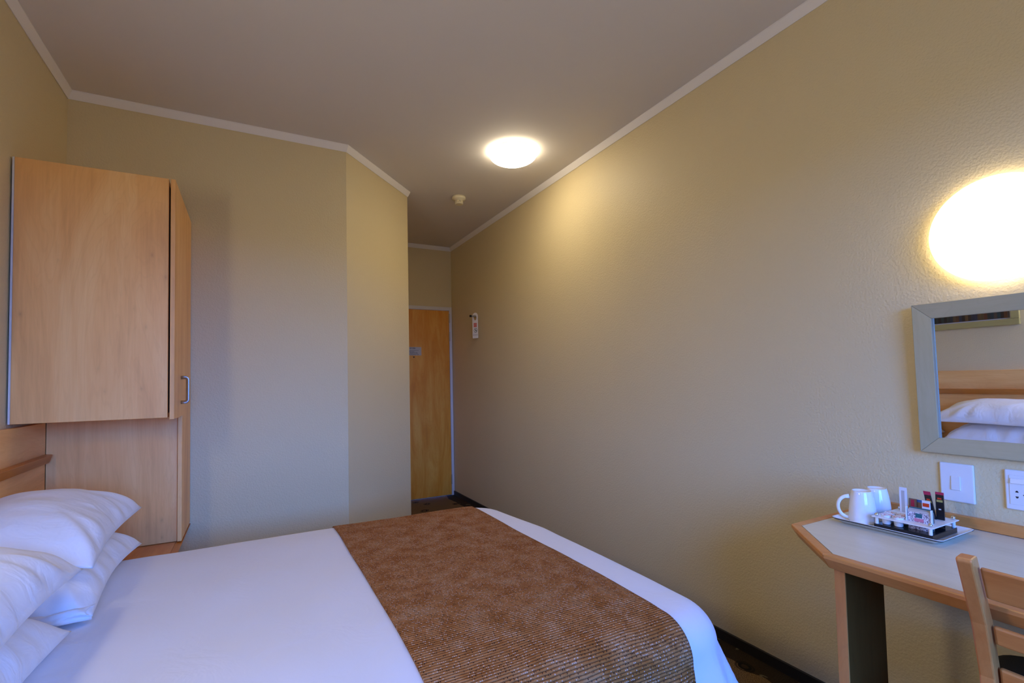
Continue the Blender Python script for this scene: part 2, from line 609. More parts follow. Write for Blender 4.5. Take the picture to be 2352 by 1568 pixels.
def textobj(name, s, size, mat, parent, M4, extrude=0.0002):
    cu = bpy.data.curves.new(name, 'FONT')
    cu.body = s
    cu.size = size
    cu.extrude = extrude
    cu.offset = size * 0.012
    cu.materials.append(MATS[mat])
    o = bpy.data.objects.new(name, cu)
    C.objects.link(o)
    o.parent = parent
    o.matrix_parent_inverse = Matrix.Translation(-parent.location)
    o.matrix_basis = M4
    return o


# ------------------------------------------------------------------ room shell
OUT = [(XR, YW), (XR, YE), (XC, YE), (XC, YC), (XB, YB), (XL, YB), (XL, YW)]


def offset(poly, d):
    """offset a CCW polygon; d > 0 inwards"""
    n = len(poly)
    res = []
    for i in range(n):
        p0, p1, p2 = (Vector(poly[(i + k) % n]) for k in (-1, 0, 1))
        a, c = (p1 - p0).normalized(), (p2 - p1).normalized()
        na, nc = Vector((-a.y, a.x)), Vector((-c.y, c.x))
        m = na + nc
        m = m / m.dot(na) if abs(m.dot(na)) > 1e-6 else na
        res.append(tuple(p1 + m * d))
    return res


OUTER = offset(OUT, -0.12)
names = ['wall_right', 'wall_end', 'wall_corridor', 'wall_diagonal', 'wall_back', 'wall_left', 'wall_window']
wlabels = ['long beige textured wall with the mirror and lamp', 'beige wall at the corridor end above the door',
           'beige corridor wall hidden behind the angled corner', 'narrow angled beige wall at the room corner',
           'beige textured wall beside the wardrobe', 'beige wall behind the bed head', 'beige wall holding the window']
DX0, DX1, DZ = 1.115, 1.952, 2.031      # doorway with frame
for i in range(7):
    j = (i + 1) % 7
    A, B = OUT[i], OUT[j]
    Ao, Bo = OUTER[i], OUTER[j]
    bm = bmesh.new()
    if names[i] == 'wall_end':
        prism(bm, [(XR, YE), (XR + .12, YE + .12), (XC - .12, YE + .12), (XC, YE)], DZ, ZC)
        prism(bm, [(DX0, YE), (DX0, YE + .12), (XC - .12, YE + .12), (XC, YE)], 0, DZ)
        prism(bm, [(XR, YE), (XR + .12, YE + .12), (DX1, YE + .12), (DX1, YE)], 0, DZ)
    elif names[i] == 'wall_window':
        x0, x1, z0, z1 = WIN
        box(bm, XL, XR, YW - .12, YW, 0, z0)
        box(bm, XL, XR, YW - .12, YW, z1, ZC)
        box(bm, XL, x0, YW - .12, YW, z0, z1)
        box(bm, x1, XR, YW - .12, YW, z0, z1)
    else:
        prism(bm, [A, B, Bo, Ao], 0, ZC)
    o = obj(names[i], bm, 'wall_paint')
    tag(o, wlabels[i], None, None, 'structure')

bm = bmesh.new()
prism(bm, OUTER, -0.1, 0.0)
tag(obj('floor', bm, 'carpet'), 'dark brown carpet with looping motifs', None, None, 'structure')
bm = bmesh.new()
prism(bm, OUTER, ZC, ZC + 0.1)
tag(obj('ceiling', bm, 'ceiling_paint'), 'plain off-white ceiling', None, None, 'structure')

# cornice: small cove strips, mitred
prof = [(0.0, ZC), (0.0, ZC - 0.040), (0.004, ZC - 0.041), (0.010, ZC - 0.030), (0.016, ZC - 0.018), (0.022, ZC - 0.006), (0.022, ZC)]
offs = [offset(OUT, max(p[0], 0.0005)) for p in prof]
for i in range(7):
    j = (i + 1) % 7
    bm = bmesh.new()
    a = [bm.verts.new((*offs[k][i], prof[k][1] - 0.0005)) for k in range(len(prof))]
    c = [bm.verts.new((*offs[k][j], prof[k][1] - 0.0005)) for k in range(len(prof))]
    K = len(prof)
    bm.faces.new(a[::-1])
    bm.faces.new(c)
    for k in range(K):
        bm.faces.new((a[k], a[(k + 1) % K], c[(k + 1) % K], c[k]))
    tag(obj('trim_%d' % (i + 1), bm, 'cornice_paint'), 'white cornice strip between wall and ceiling', None, None, 'structure')

# skirtings
SK = offset(OUT, 0.012)
SK0 = offset(OUT, 0.0005)
for i, nm in ((0, 'baseboard_right'), (2, 'baseboard_corridor'), (3, 'baseboard_diagonal'), (4, 'baseboard_back'), (5, 'baseboard_left')):
    j = (i + 1) % 7
    bm = bmesh.new()
    prism(bm, [SK0[i], SK0[j], SK[j], SK[i]], 0.0005, 0.044)
    tag(obj(nm, bm, 'skirting_black'), 'black skirting strip', None, None, 'structure')

# window behind the viewer
wx0, wx1, wz0, wz1 = WIN
wr = bpy.data.objects.new('window_1', None)
wr.location = ((wx0 + wx1) / 2, YW - 0.06, wz0)
C.objects.link(wr)
tag(wr, 'wide window with white frame', None, None, 'structure')
bm = bmesh.new()
fw = 0.05
for a in ((wx0, wx1, wz0, wz0 + fw), (wx0, wx1, wz1 - fw, wz1), (wx0, wx0 + fw, wz0 + fw, wz1 - fw), (wx1 - fw, wx1, wz0 + fw, wz1 - fw),
          ((wx0 + wx1) / 2 - .025, (wx0 + wx1) / 2 + .025, wz0 + fw, wz1 - fw)):
    box(bm, a[0], a[1], YW - .09, YW - .04, a[2], a[3])
obj('window_frame', bm, 'white_gloss_paint', wr)
mid = (wx0 + wx1) / 2
for a in ((wx0 + fw, mid - .025), (mid + .025, wx1 - fw)):
    obj('pane', boxbm(a[0], a[1], YW - .068, YW - .064, wz0 + fw, wz1 - fw), 'window_glass', wr)
obj('window_sill', boxbm(wx0 - .02, wx1 + .02, YW - .04, YW + .06, wz0 - .025, wz0 - .0005), 'white_gloss_paint', wr)

# entrance door
dr = bpy.data.objects.new('door_1', None)
dr.location = ((DX0 + DX1) / 2, YE, 0)
C.objects.link(dr)
tag(dr, 'orange-brown veneered door at the corridor end', None, None, 'structure')
bm = bmesh.new()
box(bm, DX1 - .029, DX1, YE - .012, YE + .10, 0, DZ)
box(bm, DX0, DX0 + .029, YE - .012, YE + .10, 0, DZ)
box(bm, DX0 + .029, DX1 - .029, YE - .012, YE + .10, DZ - .038, DZ)
obj('door_frame', bm, 'white_gloss_paint', dr, bevel=0.003)
leaf = obj('door_leaf', boxbm(DX0 + .0315, DX1 - .0315, YE - .009, YE + .031, .006, DZ - .0405), 'door_veneer', dr, bevel=0.002)
for z in (1.86, 1.66, 0.12):
    bm = bmesh.new()
    lathe(bm, [(0.006, 0), (0.006, 0.10)], 12, (DX1 - .031, YE - .013, z))
    box(bm, DX1 - .036, DX1 - .024, YE - .0135, YE - .0095, z, z + .10)
    obj('hinge', bm, 'brass_dull', dr)
sg = obj('notice_plate', boxbm(1.385, 1.601, YE - .0115, YE - .0092, 1.503, 1.591), 'sign_card', dr)
sg['label'] = 'grey notice plate with fire instructions'
MT = Matrix.Rotation(radians(90), 4, 'X')


def doortext(s, x, z, size):
    o = textobj('lettering', s, size, 'ink', dr, Matrix.Translation((x, YE - .0118, z)) @ MT)


doortext('IN CASE OF FIRE', 1.398, 1.5715, 0.0190)
for k, s in enumerate(['Raise the alarm', 'Leave the room at once and close the door', 'Use the nearest safe fire escape',
                       'Do not use the lift, walk down the stairs', 'Go straight to the assembly point outside', 'Do not return inside until told that it is safe']):
    doortext(s, 1.398, 1.5605 - 0.0102 * k, 0.0098)
bm = bmesh.new()
lathe(bm, [(0.0075, -0.002), (0.0075, 0.002)], 20, (0, 0, 0), 'X')
for v_ in bm.verts:
    v_.co = Vector((v_.co.y + 1.519, v_.co.x + YE - .0105, v_.co.z + 1.485))
obj('peephole', bm, 'black_plastic', dr)

# ------------------------------------------------------------------ ceiling lamp, detector, wall lamp
CLX, CLY = 1.492, 2.662
t = thing('ceiling_lamp', 'lit round opal glass dome lamp on the ceiling', 'ceiling lamp', (CLX, CLY, ZC))
bm = bmesh.new()
lathe(bm, [(0.0, 0), (0.135, 0), (0.137, -0.012), (0.0, -0.012)][1:3] , 56, (CLX, CLY, ZC - .0005))
obj('lamp_base', bm, 'lamp_base_grey', t, smooth=False)
bm = bmesh.new()
pr = [(0.146, -0.0130), (0.151, -0.017), (0.152, -0.022)]
for k in range(1, 13):
    a = k / 12 * pi / 2
    pr.append((0.152 * cos(a) if k < 12 else 0.0, -0.022 - 0.056 * sin(a)))
lathe(bm, pr, 64, (CLX, CLY, ZC))
obj('glass_shade', bm, 'opal_glass_ceiling', t, smooth=True)

SDX, SDY = 1.470, 3.520
t = thing('smoke_detector', 'small cream round smoke detector on the ceiling', 'smoke detector', (SDX, SDY, ZC))
bm = bmesh.new()
lathe(bm, [(0.050, -.0005), (0.054, -0.004), (0.055, -0.018), (0.050, -0.026), (0.036, -0.030), (0.033, -0.036)], 40, (SDX, SDY, ZC))
obj('housing', bm, 'cream_plastic', t, smooth=True)
for k in range(18):
    a = 2 * pi * k / 18
    bm = bmesh.new()
    x, y = SDX + .0285 * cos(a), SDY + .0285 * sin(a)
    tx, ty = -sin(a) * .0028, cos(a) * .0028
    nx, ny = cos(a) * .003, sin(a) * .003
    prism(bm, [(x + tx + nx, y + ty + ny), (x - tx + nx, y - ty + ny), (x - tx - nx, y - ty - ny), (x + tx - nx, y + ty - ny)], ZC - .054, ZC - .036)
    obj('vent_rib', bm, 'cream_plastic', t)
bm = bmesh.new()
lathe(bm, [(0.024, -0.036), (0.024, -0.054)], 24, (SDX, SDY, ZC))
obj('sensor_core', bm, 'brass_dull', t, smooth=False)
bm = bmesh.new()
lathe(bm, [(0.032, -0.054), (0.032, -0.059), (0.026, -0.062), (0.0, -0.063)], 32, (SDX, SDY, ZC))
obj('cap', bm, 'cream_plastic', t)

def wall_lamp(label, x, y, z, sgn, mat):
    t = thing('wall_lamp', label, 'wall lamp', (x, y, z))
    bm = bmesh.new()
    lathe(bm, [(.135, sgn * .0005), (.137, sgn * .014)], 56, (x, y, z), 'X')
    obj('lamp_base', bm, 'lamp_base_grey', t)
    bm = bmesh.new()
    pr = [(0.147, sgn * .0145), (0.153, sgn * .018), (0.154, sgn * .023)]
    for k in range(1, 13):
        a = k / 12 * pi / 2
        pr.append((0.154 * cos(a) if k < 12 else 0.0, sgn * (0.023 + 0.070 * sin(a))))
    lathe(bm, pr, 64, (x, y, z), 'X')
    obj('glass_shade', bm, mat, t, smooth=True)


wall_lamp('lit round opal glass lamp on the wall over the mirror', XR, 0.575, 1.643, -1, 'opal_glass_wall')
wall_lamp('lit round opal glass lamp over the near side of the bed head', XL, 0.86, 1.643, 1, 'opal_glass_bed')

# ------------------------------------------------------------------ wardrobe in the corner
PX1 = -0.303
t = thing('wardrobe', 'tall maple corner wardrobe with an overhanging upper cabinet', 'wardrobe', (-.55, 2.73, .51))
Y0, YN = 2.42, 2.715          # front of the upper cabinet, front of the narrow lower section
DF = -0.283                   # face of the door
obj('side_panel', boxbm(-.787, PX1 - .003, Y0, Y0 + .018, 1.100, 2.102), 'maple', t, bevel=0.0015)
obj('edge_strip', boxbm(-.7935, -.7872, Y0 + .001, Y0 + .012, 1.100, 2.102), 'white_gloss_paint', t)
obj('top_panel', boxbm(-.787, PX1 - .004, Y0 + .0185, YB - .003, 2.084, 2.101), 'maple_across', t)
obj('bottom_panel', boxbm(-.787, PX1 - .004, Y0 + .0185, YN - .001, 1.1005, 1.118), 'maple_across', t)
lp = obj('lower_side_panel', boxbm(-.7685, PX1 - .001, YN, YN + .018, .513, 1.0995), 'maple', t, bevel=0.001)
obj('divider_panel', boxbm(-.787, PX1 - .004, YN + .0185, YB - .003, 1.1005, 1.118), 'maple_across', t)
obj('gap_shade_strip', boxbm(PX1 - .010, PX1 - .0045, Y0 + .0185, YB - .003, 1.1185, 2.083), 'black_matt', t)  # black strip added to paint the shade inside the gap behind the door
obj('gap_shade_strip', boxbm(PX1 - .012, PX1 - .0045, YN + .0185, YB - .003, .513, 1.100), 'black_matt', t)  # same painted gap shade behind the narrow lower part of the door
bm = bmesh.new()
# L-shaped door: wide above, notched away below where the cabinet steps back
pts = [(Y0 + .004, 1.092), (Y0 + .004, 2.104), (YB - .006, 2.104), (YB - .006, .518), (YN - .028, .518), (YN - .028, 1.092)]
lo = [bm.verts.new((PX1 + .003, y, z)) for y, z in pts]
hi = [bm.verts.new((DF, y, z)) for y, z in pts]
bm.faces.new(lo[::-1])
bm.faces.new(hi)
for i in range(6):
    j = (i + 1) % 6
    bm.faces.new((lo[i], lo[j], hi[j], hi[i]))
door = obj('door', bm, 'maple', t, bevel=0.0012)
hy = 2.64
for dy in (0.0,):
    bm = bmesh.new()
    P = []
    for k in range(9):
        a = k / 8 * pi / 2
        P.append((DF + .026 - .012 + .012 * sin(a), hy, 1.268 - .012 + .012 * cos(a) - 0 * k))
    pts = [(DF - .001, hy, 1.268)] + P + [(x, y, 2 * 1.212 - z) for x, y, z in P[::-1]] + [(DF - .001, hy, 2 * 1.212 - 1.268)]
    tube(bm, pts, .0055, 12, 1.7)
    h = obj('handle', bm, 'satin_metal', door, smooth=True)
    h['label'] = 'satin metal bow handle'

# bedside pedestal under the wardrobe
t = thing('bedside_pedestal', 'low maple bedside pedestal with cherry edge beside the bed', 'bedside cabinet', (-.55, 2.72, 0))
obj('body', boxbm(-.765, -.330, 2.44, YB - .014, .0445, .482), 'maple', t)
obj('plinth', boxbm(-.765, -.36, 2.46, YB - .014, .001, .044), 'black_matt', t)
obj('top', boxbm(-.765, -.3085, 2.432, YB - .003, .4825, .511), 'desk_edge', t)
bm = bmesh.new()
hexa(bm, [(-.308, 2.432, .474), (-.296, 2.432, .474), (-.296, YB - .003, .474), (-.308, YB - .003, .474)],
     [(-.308, 2.432, .512), (-.279, 2.432, .512), (-.279, YB - .003, .512), (-.308, YB - .003, .512)])
e = obj('edge_moulding', bm, 'cherry_trim', t, bevel=0.002)
e['label'] = 'cherry-brown edge moulding'

# headboard
t = thing('headboard', 'wall-mounted maple headboard with a cherry rail behind the pillows', 'headboard', (XL, 1.7, .3))
obj('panel', boxbm(XL + .001, XL + .030, .86, YN - .002, .30, 1.086), 'maple_across', t, bevel=0.0015)
bm = bmesh.new()
hexa(bm, [(XL + .0305, .86, .918), (XL + .048, .86, .918), (XL + .048, YN - .020, .918), (XL + .0305, YN - .002, .918)],
     [(XL + .0305, .86, .954), (XL + .064, .86, .954), (XL + .064, YN - .036, .954), (XL + .0305, YN - .002, .954)])
e = obj('rail', bm, 'cherry_trim', t, bevel=0.003)
e['label'] = 'cherry-brown rail'

# picture over the headboard (seen in the mirror)
PY0, PY1, PZ0, PZ1 = 1.285, 2.16, 1.395, 1.86
t = thing('framed_picture', 'framed picture of upright colour bands above the headboard', 'picture', (XL, 1.72, 1.395))
for nm, a in (('frame_bottom', (PY0, PY1, PZ0, PZ0 + .042)), ('frame_top', (PY0, PY1, PZ1 - .042, PZ1)),
              ('frame_side', (PY0, PY0 + .042, PZ0 + .0425, PZ1 - .0425)), ('frame_side', (PY1 - .042, PY1, PZ0 + .0425, PZ1 - .0425))):
    obj(nm, boxbm(XL + .001, XL + .024, *a), 'picture_frame_wood', t, bevel=0.003)
obj('mount', boxbm(XL + .002, XL + .010, PY0 + .043, PY1 - .043, PZ0 + .043, PZ1 - .043), 'picture_mount', t)
obj('print', boxbm(XL + .0102, XL + .012, PY0 + .049, PY1 - .049, PZ0 + .049, PZ1 - .049), 'picture_print', t)

# ------------------------------------------------------------------ bed
HB = 0.580
CX1, CY0, CY1 = 1.06, 1.02, 2.322     # flat core of the bed top
RR = 0.075
RC = 0.07
ROLL = {'foot': 0.085}


def core_sdf(x, y):
    """signed distance to the rounded core and closest outward normal (head end open)"""
    x0 = -5.0
    cx, cy = (x0 + CX1) / 2, (CY0 + CY1) / 2
    hx, hy_ = (CX1 - x0) / 2 - RC, (CY1 - CY0) / 2 - RC
    dx, dy = x - cx, y - cy
    qx, qy = abs(dx) - hx, abs(dy) - hy_
    if qx > 0 and qy > 0:
        l = math.hypot(qx, qy)
        return l - RC, (math.copysign(qx / l, dx), math.copysign(qy / l, dy))
    if qx > qy:
        return qx - RC, (math.copysign(1, dx), 0.0)
    return qy - RC, (0.0, math.copysign(1, dy))


def cloth(a, b_, drop, lift=0.0, folds=1.0):
    d, (nx, ny) = core_sdf(a, b_)
    r = RR + lift
    bul = 0.062 * min(1, max(0, (a - 1.022) / .06)) * min(1, max(0, (2.38 - b_) / .5))
    crown = 0.009 * noise.noise(Vector((a * 2.1, b_ * 2.1, 0.3))) + 0.0022 * noise.noise(Vector((a * 7, b_ * 5, 2.0)))
    dip = 0.012 * max(0.0, 1 - max(0.0, -d) / 0.25) ** 2
    if d <= 0:
        return Vector((a + bul, b_, HB + lift + crown - dip))
    bx, by = a - nx * d, b_ - ny * d
    rr = 0.10 + lift
    arc = rr * pi / 2
    if d < arc:
        ph = d / rr
        o_, z = rr * sin(ph), HB - rr * (1 - cos(ph)) + lift * cos(ph) * 0
        z = HB + lift - rr * (1 - cos(ph))
    else:
        e_ = min(d, drop) - arc
        fl_ = 1.0 - max(0.0, ny)
        o_, z = rr + 0.31 * e_ * fl_, HB + lift - rr - e_
        th = math.atan2(ny, nx)
        s_ = (bx + by) * 9 + th * 5
        o_ += fl_ * folds * 0.016 * min(1, e_ / 0.15) * (sin(s_ * 2.2) + 0.5 * sin(s_ * 5.1 + 1))
    k = min(1.0, d / arc)
    return Vector((bx + bul + nx * o_, by + ny * o_, z + (crown - 0.012) * (1 - k) - 0.0 * k))


def sheet(name, a0, a1, b0, b1, step, mat, lift, thick, drop, folds=1.0, parent=None):
    bm = bmesh.new()
    uvl = bm.loops.layers.uv.new('UVMap')
    na, nb = max(2, int((a1 - a0) / step)), max(2, int((b1 - b0) / step))
    V = []
    for i in range(na + 1):
        rowv = []
        for j in range(nb + 1):
            a, b_ = a0 + (a1 - a0) * i / na, b0 + (b1 - b0) * j / nb
            rowv.append((bm.verts.new(cloth(a, b_, drop, lift, folds)), (a, b_)))
        V.append(rowv)
    for i in range(na):
        for j in range(nb):
            q = [V[i][j], V[i + 1][j], V[i + 1][j + 1], V[i][j + 1]]
            f = bm.faces.new([x[0] for x in q])
            for l, x in zip(f.loops, q):
                l[uvl].uv = x[1]
    me = bpy.data.meshes.new(name)
    bm.to_mesh(me)
    bm.free()
    me.materials.append(MATS[mat])
    for p in me.polygons:
        p.use_smooth = True
    o = bpy.data.objects.new(name, me)
    C.objects.link(o)
    md = o.modifiers.new('thickness', 'SOLIDIFY')
    md.thickness = thick
    md.offset = -1
    if parent:
        o.parent = parent
    return o


bed = thing('double_bed', 'double bed under white bedding against the left wall', 'bed', (.15, 1.71, 0))
obj('base', boxbm(XL + .035, 1.07, 1.05, 2.37, .10, .30), 'black_matt', bed, bevel=.01)
obj('mattress', boxbm(XL + .035, 1.08, 1.04, 2.38, .3005, HB - .060), 'linen', bed, bevel=.05, seg=4)
for x in (-.70, 1.0):
    for y in (1.12, 2.30):
        bm = bmesh.new()
        lathe(bm, [(.022, 0.001), (.03, .0995)], 20, (x, y, 0))
        obj('leg', bm, 'chair_wood', bed)
dv = sheet('duvet', XL + .036, CX1 + .42, CY0 - .42, CY1 + .42, .016, 'linen', 0.0, .012, .42)
tag(dv, 'smooth white duvet drawn tight over the bed', 'duvet')
rn = sheet('bed_runner', .335, 1.022, CY0 - .36, CY1 + .36, .012, 'runner_weave', .0075, .006, .36)
tag(rn, 'brown woven bed runner flecked white across the bed foot', 'bed runner')


# ------------------------------------------------------------------ pillows
def pillow(name, label, cx, cy, cz, L, W, T, ry=0.0, rx=0.0, rz=0.0, seed=0, droop=0.02, flat=0.45, tips=(0.0, 0.0, 0.0, 0.0)):
    """L along Y, W along X; cz is the height of the seam plane"""
    nu, nv = 40, 56
    bm = bmesh.new()
    hx, hy_ = W / 2, L / 2
    Rm = Matrix.Rotation(rz, 3, 'Z') @ Matrix.Rotation(ry, 3, 'Y') @ Matrix.Rotation(rx, 3, 'X')

    def P(u, v_, s):
        x = hx * u * (1 - (0.085 if u > 0 else 0) * cos(v_ * pi / 2) ** 1.2)
        y = hy_ * v_ * (1 - 0.05 * cos(u * pi / 2) ** 1.2)
        fu, fv = max(0, 1 - abs(u) ** 2.6), max(0, 1 - abs(v_) ** 3.4)
        h = (fu ** 0.62) * (fv ** 0.58)
        z = T * h * (1.0 if s > 0 else -flat)
        # creases running in from the corners and edges
        e = (1 - h)
        ang = math.atan2(abs(v_) - .35, abs(u) - .25)
        cre = noise.noise(Vector((ang * 4.0 + seed * 3, math.copysign(1, u) * 2 + math.copysign(1, v_) * 5, math.hypot(u, v_) * .7)))
        cre2 = noise.noise(Vector((x * 9 + seed, y * 9, seed * 1.7)))
        if s > 0:
            z += (0.018 * cre * min(1, e * 1.6) * min(1, h * 5) + 0.008 * cre2 * min(1, h * 4))
        z -= droop * (abs(u) ** 2 * 0.5 + abs(v_) ** 2.5 * 0.6)
        qi = (0 if u > 0 else 1) + (0 if v_ > 0 else 2)
        z += tips[qi] * (abs(u) * abs(v_)) ** 2
        q_ = Vector((cx, cy, cz)) + Rm @ Vector((x, y, z))
        q_.x = max(q_.x, XL + .037 + .004 * (1 - abs(v_)))
        return q_

    g = {}
    for s in (1, -1):
        for i in range(nu + 1):
            for j in range(nv + 1):
                edge = i in (0, nu) or j in (0, nv)
                if s < 0 and edge:
                    g[(s, i, j)] = g[(1, i, j)]
                    continue
                u, v_ = -cos(pi * i / nu), -cos(pi * j / nv)
                u = 0.55 * u + 0.45 * (2 * i / nu - 1)
                v_ = 0.55 * v_ + 0.45 * (2 * j / nv - 1)
                g[(s, i, j)] = bm.verts.new(P(u, v_, s))
    for s in (1, -1):
        for i in range(nu):
            for j in range(nv):
                q = [g[(s, i, j)], g[(s, i + 1, j)], g[(s, i + 1, j + 1)], g[(s, i, j + 1)]]
                bm.faces.new(q if s > 0 else q[::-1])
    o = obj(name, bm, 'linen_pillow', None, smooth=True)
    tag(o, label, 'pillow', 'white pillows stacked at the bed head')
    return o


pillow('pillow', 'far lower white pillow, its corner showing under the far top one', -.600, 2.070, .640, .69, .43, .100, ry=radians(2), seed=1, tips=(-.008, 0, -.008, 0))
pillow('pillow', 'far top white pillow, leaning by the wardrobe panel', -.610, 2.090, .765, .68, .44, .120, ry=radians(4), seed=2, droop=.022, flat=.2, tips=(.018, 0, 0, 0))
pillow('pillow', 'near lower white pillow at the photo\'s bottom left corner', -.620, 1.285, .640, .69, .43, .118, ry=radians(2), seed=3)
pillow('pillow', 'near top white pillow, overlapping the far stack', -.612, 1.325, .780, .69, .44, .115, ry=radians(5), rx=radians(2), seed=4, droop=.020, flat=.2, tips=(0, 0, .022, .02))

bm = bmesh.new()
rings = []
for k in range(15):
    f = k / 14
    cxx, cyy, czz = -.395 - .135 * f, 1.750 - .022 * sin(f * 3), .607 + .010 * f + .004 * sin(f * 7)
    rr_ = .017 * (1 - .45 * f)
    ring = []
    for q in range(22):
        a = radians(-50 + 330 * q / 21)
        w_ = 1 + .22 * sin(3 * a + 5 * f) + .12 * sin(5 * a - 3 * f)
        ring.append(bm.verts.new((cxx + .006 * sin(2 * a + k), cyy + rr_ * 1.5 * w_ * cos(a), czz + rr_ * w_ * sin(a))))
    rings.append(ring)
for A, B in zip(rings, rings[1:]):
    for i in range(21):
        bm.faces.new((A[i], A[i + 1], B[i + 1], B[i]))
pf = obj('pillowcase_hem', bm, 'linen_pillow', None, smooth=True)
md = pf.modifiers.new('thickness', 'SOLIDIFY')
md.thickness = .002
pf.parent = bpy.data.objects['pillow']
pf['label'] = 'crumpled open end of the pillowcase'

# ------------------------------------------------------------------ desk
DT, DBt = 0.750, 0.711
FX, FY0, FY1, CHX = 1.346, -0.95, 0.7695, 1.5335
EY = 0.970
t = thing('desk', 'wall-side desk with pale top, chamfered corner and wooden edging', 'desk', (1.65, 0.2, 0))
top_poly = [(FX, FY0), (FX, FY1), (CHX, EY), (XR - .0005, EY + .003), (XR - .0005, FY0)]
tp = top_poly[::-1]
inn = offset(tp[::-1][::-1], 0.0)
ins = 0.026


def poly_in(poly, ds):
    """inset each edge by its own distance (polygon in order, interior on the left)"""
    n = len(poly)
    L = []
    for i in range(n):
        p, q = Vector(poly[i]), Vector(poly[(i + 1) % n])
        dd = (q - p).normalized()
        nn = Vector((-dd.y, dd.x))
        L.append((p + nn * ds[i], dd))
    res = []
    for i in range(n):
        (p, d1), (q, d2) = L[i - 1], L[i]
        cr_ = d1.x * d2.y - d1.y * d2.x
        s_ = ((q - p).x * d2.y - (q - p).y * d2.x) / cr_
        res.append(tuple(p + d1 * s_))
    return res


# counter-clockwise order
ccw = [(XR - .0005, FY0), (XR - .0005, EY + .003), (CHX, EY), (FX, FY1), (FX, FY0)]
inner = poly_in(ccw, [0.0, ins, ins, ins, ins])
under = poly_in(ccw, [0.0, .018, .018, .020, .018])
bm = bmesh.new()
prism(bm, poly_in(ccw, [0.0] + [ins + .0018] * 4), DBt + .008, DT - .0008)
obj('desk_top', bm, 'desk_laminate', t)
for i, nm in ((1, 'end_moulding'), (2, 'corner_moulding'), (3, 'front_moulding'), (4, 'end_moulding')):
    j = (i + 1) % 5
    bm = bmesh.new()
    s_ = 0.012
    mo = lambda P_, z: (P_[0], P_[1], z)
    a, c = ccw[i], ccw[j]
    ai, ci = inner[i], inner[j]
    au, cu_ = under[i], under[j]
    lo = [mo(a, DT - .010), mo(a, DT), mo(ai, DT), mo(ai, DBt), mo(au, DBt)]
    hi = [mo(c, DT - .010), mo(c, DT), mo(ci, DT), mo(ci, DBt), mo(cu_, DBt)]
    hexa(bm, lo, hi)
    obj(nm, bm, 'desk_edge', t, bevel=0.0025)
obj('upstand', boxbm(XR - .0195, XR - .0005, FY0, 1.010 - .045, DT + .0005, DT + .033), 'desk_edge', t, bevel=0.002)
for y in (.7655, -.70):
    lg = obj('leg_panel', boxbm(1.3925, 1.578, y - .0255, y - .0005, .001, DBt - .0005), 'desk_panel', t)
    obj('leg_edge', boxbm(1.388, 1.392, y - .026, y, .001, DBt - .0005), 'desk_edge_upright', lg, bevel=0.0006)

# ------------------------------------------------------------------ mirror (leans forward at the top)
MY0, MY1, MZ0, MZ1 = 0.18, 0.781, 0.970, 1.445
t = thing('wall_mirror', 'rectangular mirror in a grey-washed wooden frame', 'mirror', (XR - .002, .48, MZ0))
th_ = radians(1.5)
ROT = Matrix.Rotation(-th_, 3, 'Y')


def tilt(bm):
    piv = Vector((XR - .003, 0, MZ0))
    for v_ in bm.verts:
        v_.co = piv + ROT @ (v_.co - piv)
    return bm


FWD = .048
xa, xb = XR - .027, XR - .003


def memb(p):
    bm = bmesh.new()
    # face slopes slightly toward the glass
    lo = [(xb, y, z) for y, z in p]
    hi = []
    for k, (y, z) in enumerate(p):
        hi.append((xa + (.006 if k in (2, 3) else 0), y, z))
    hexa(bm, lo, hi)
    return tilt(bm)


O = [(MY0, MZ0), (MY1, MZ0), (MY1, MZ1), (MY0, MZ1)]
I = [(MY0 + FWD, MZ0 + FWD), (MY1 - FWD, MZ0 + FWD), (MY1 - FWD, MZ1 - FWD), (MY0 + FWD, MZ1 - FWD)]
for k, nm in enumerate(('frame_bottom', 'frame_side', 'frame_top', 'frame_side')):
    j = (k + 1) % 4
    obj(nm, memb([O[k], O[j], I[j], I[k]]), 'mirror_frame_wood' if k % 2 == 0 else 'mirror_frame_wood_upright', t, bevel=0.0015)
bm = boxbm(xa + .012, xa + .014, MY0 + FWD - .002, MY1 - FWD + .002, MZ0 + FWD - .002, MZ1 - FWD + .002)
obj('glass', tilt(bm), 'mirror_glass', t)
bm = bmesh.new()
g_ = .0045
box(bm, xa + .0085, xa + .0119, MY1 - FWD - g_, MY1 - FWD - .0002, MZ0 + FWD + .0002, MZ1 - FWD - .0002)
obj('glass_edge', tilt(bm), 'bevel_glass', t)

# ------------------------------------------------------------------ light switch and socket
t = thing('light_switch', 'white square plate with a single rocker under the mirror', 'light switch', (XR, .70, .88))
obj('plate', boxbm(XR - .008, XR - .0005, .659, .742, .821, .940), 'white_plastic', t, bevel=0.004, seg=3)
bm = bmesh.new()
hexa(bm, [(XR - .0082, .6905, .857), (XR - .0082, .7145, .857), (XR - .0082, .7145, .901), (XR - .0082, .6905, .901)],
     [(XR - .0120, .6915, .858), (XR - .0120, .7135, .858), (XR - .0100, .7135, .900), (XR - .0105, .6915, .900)])
obj('rocker', bm, 'white_plastic', t, bevel=0.0012)

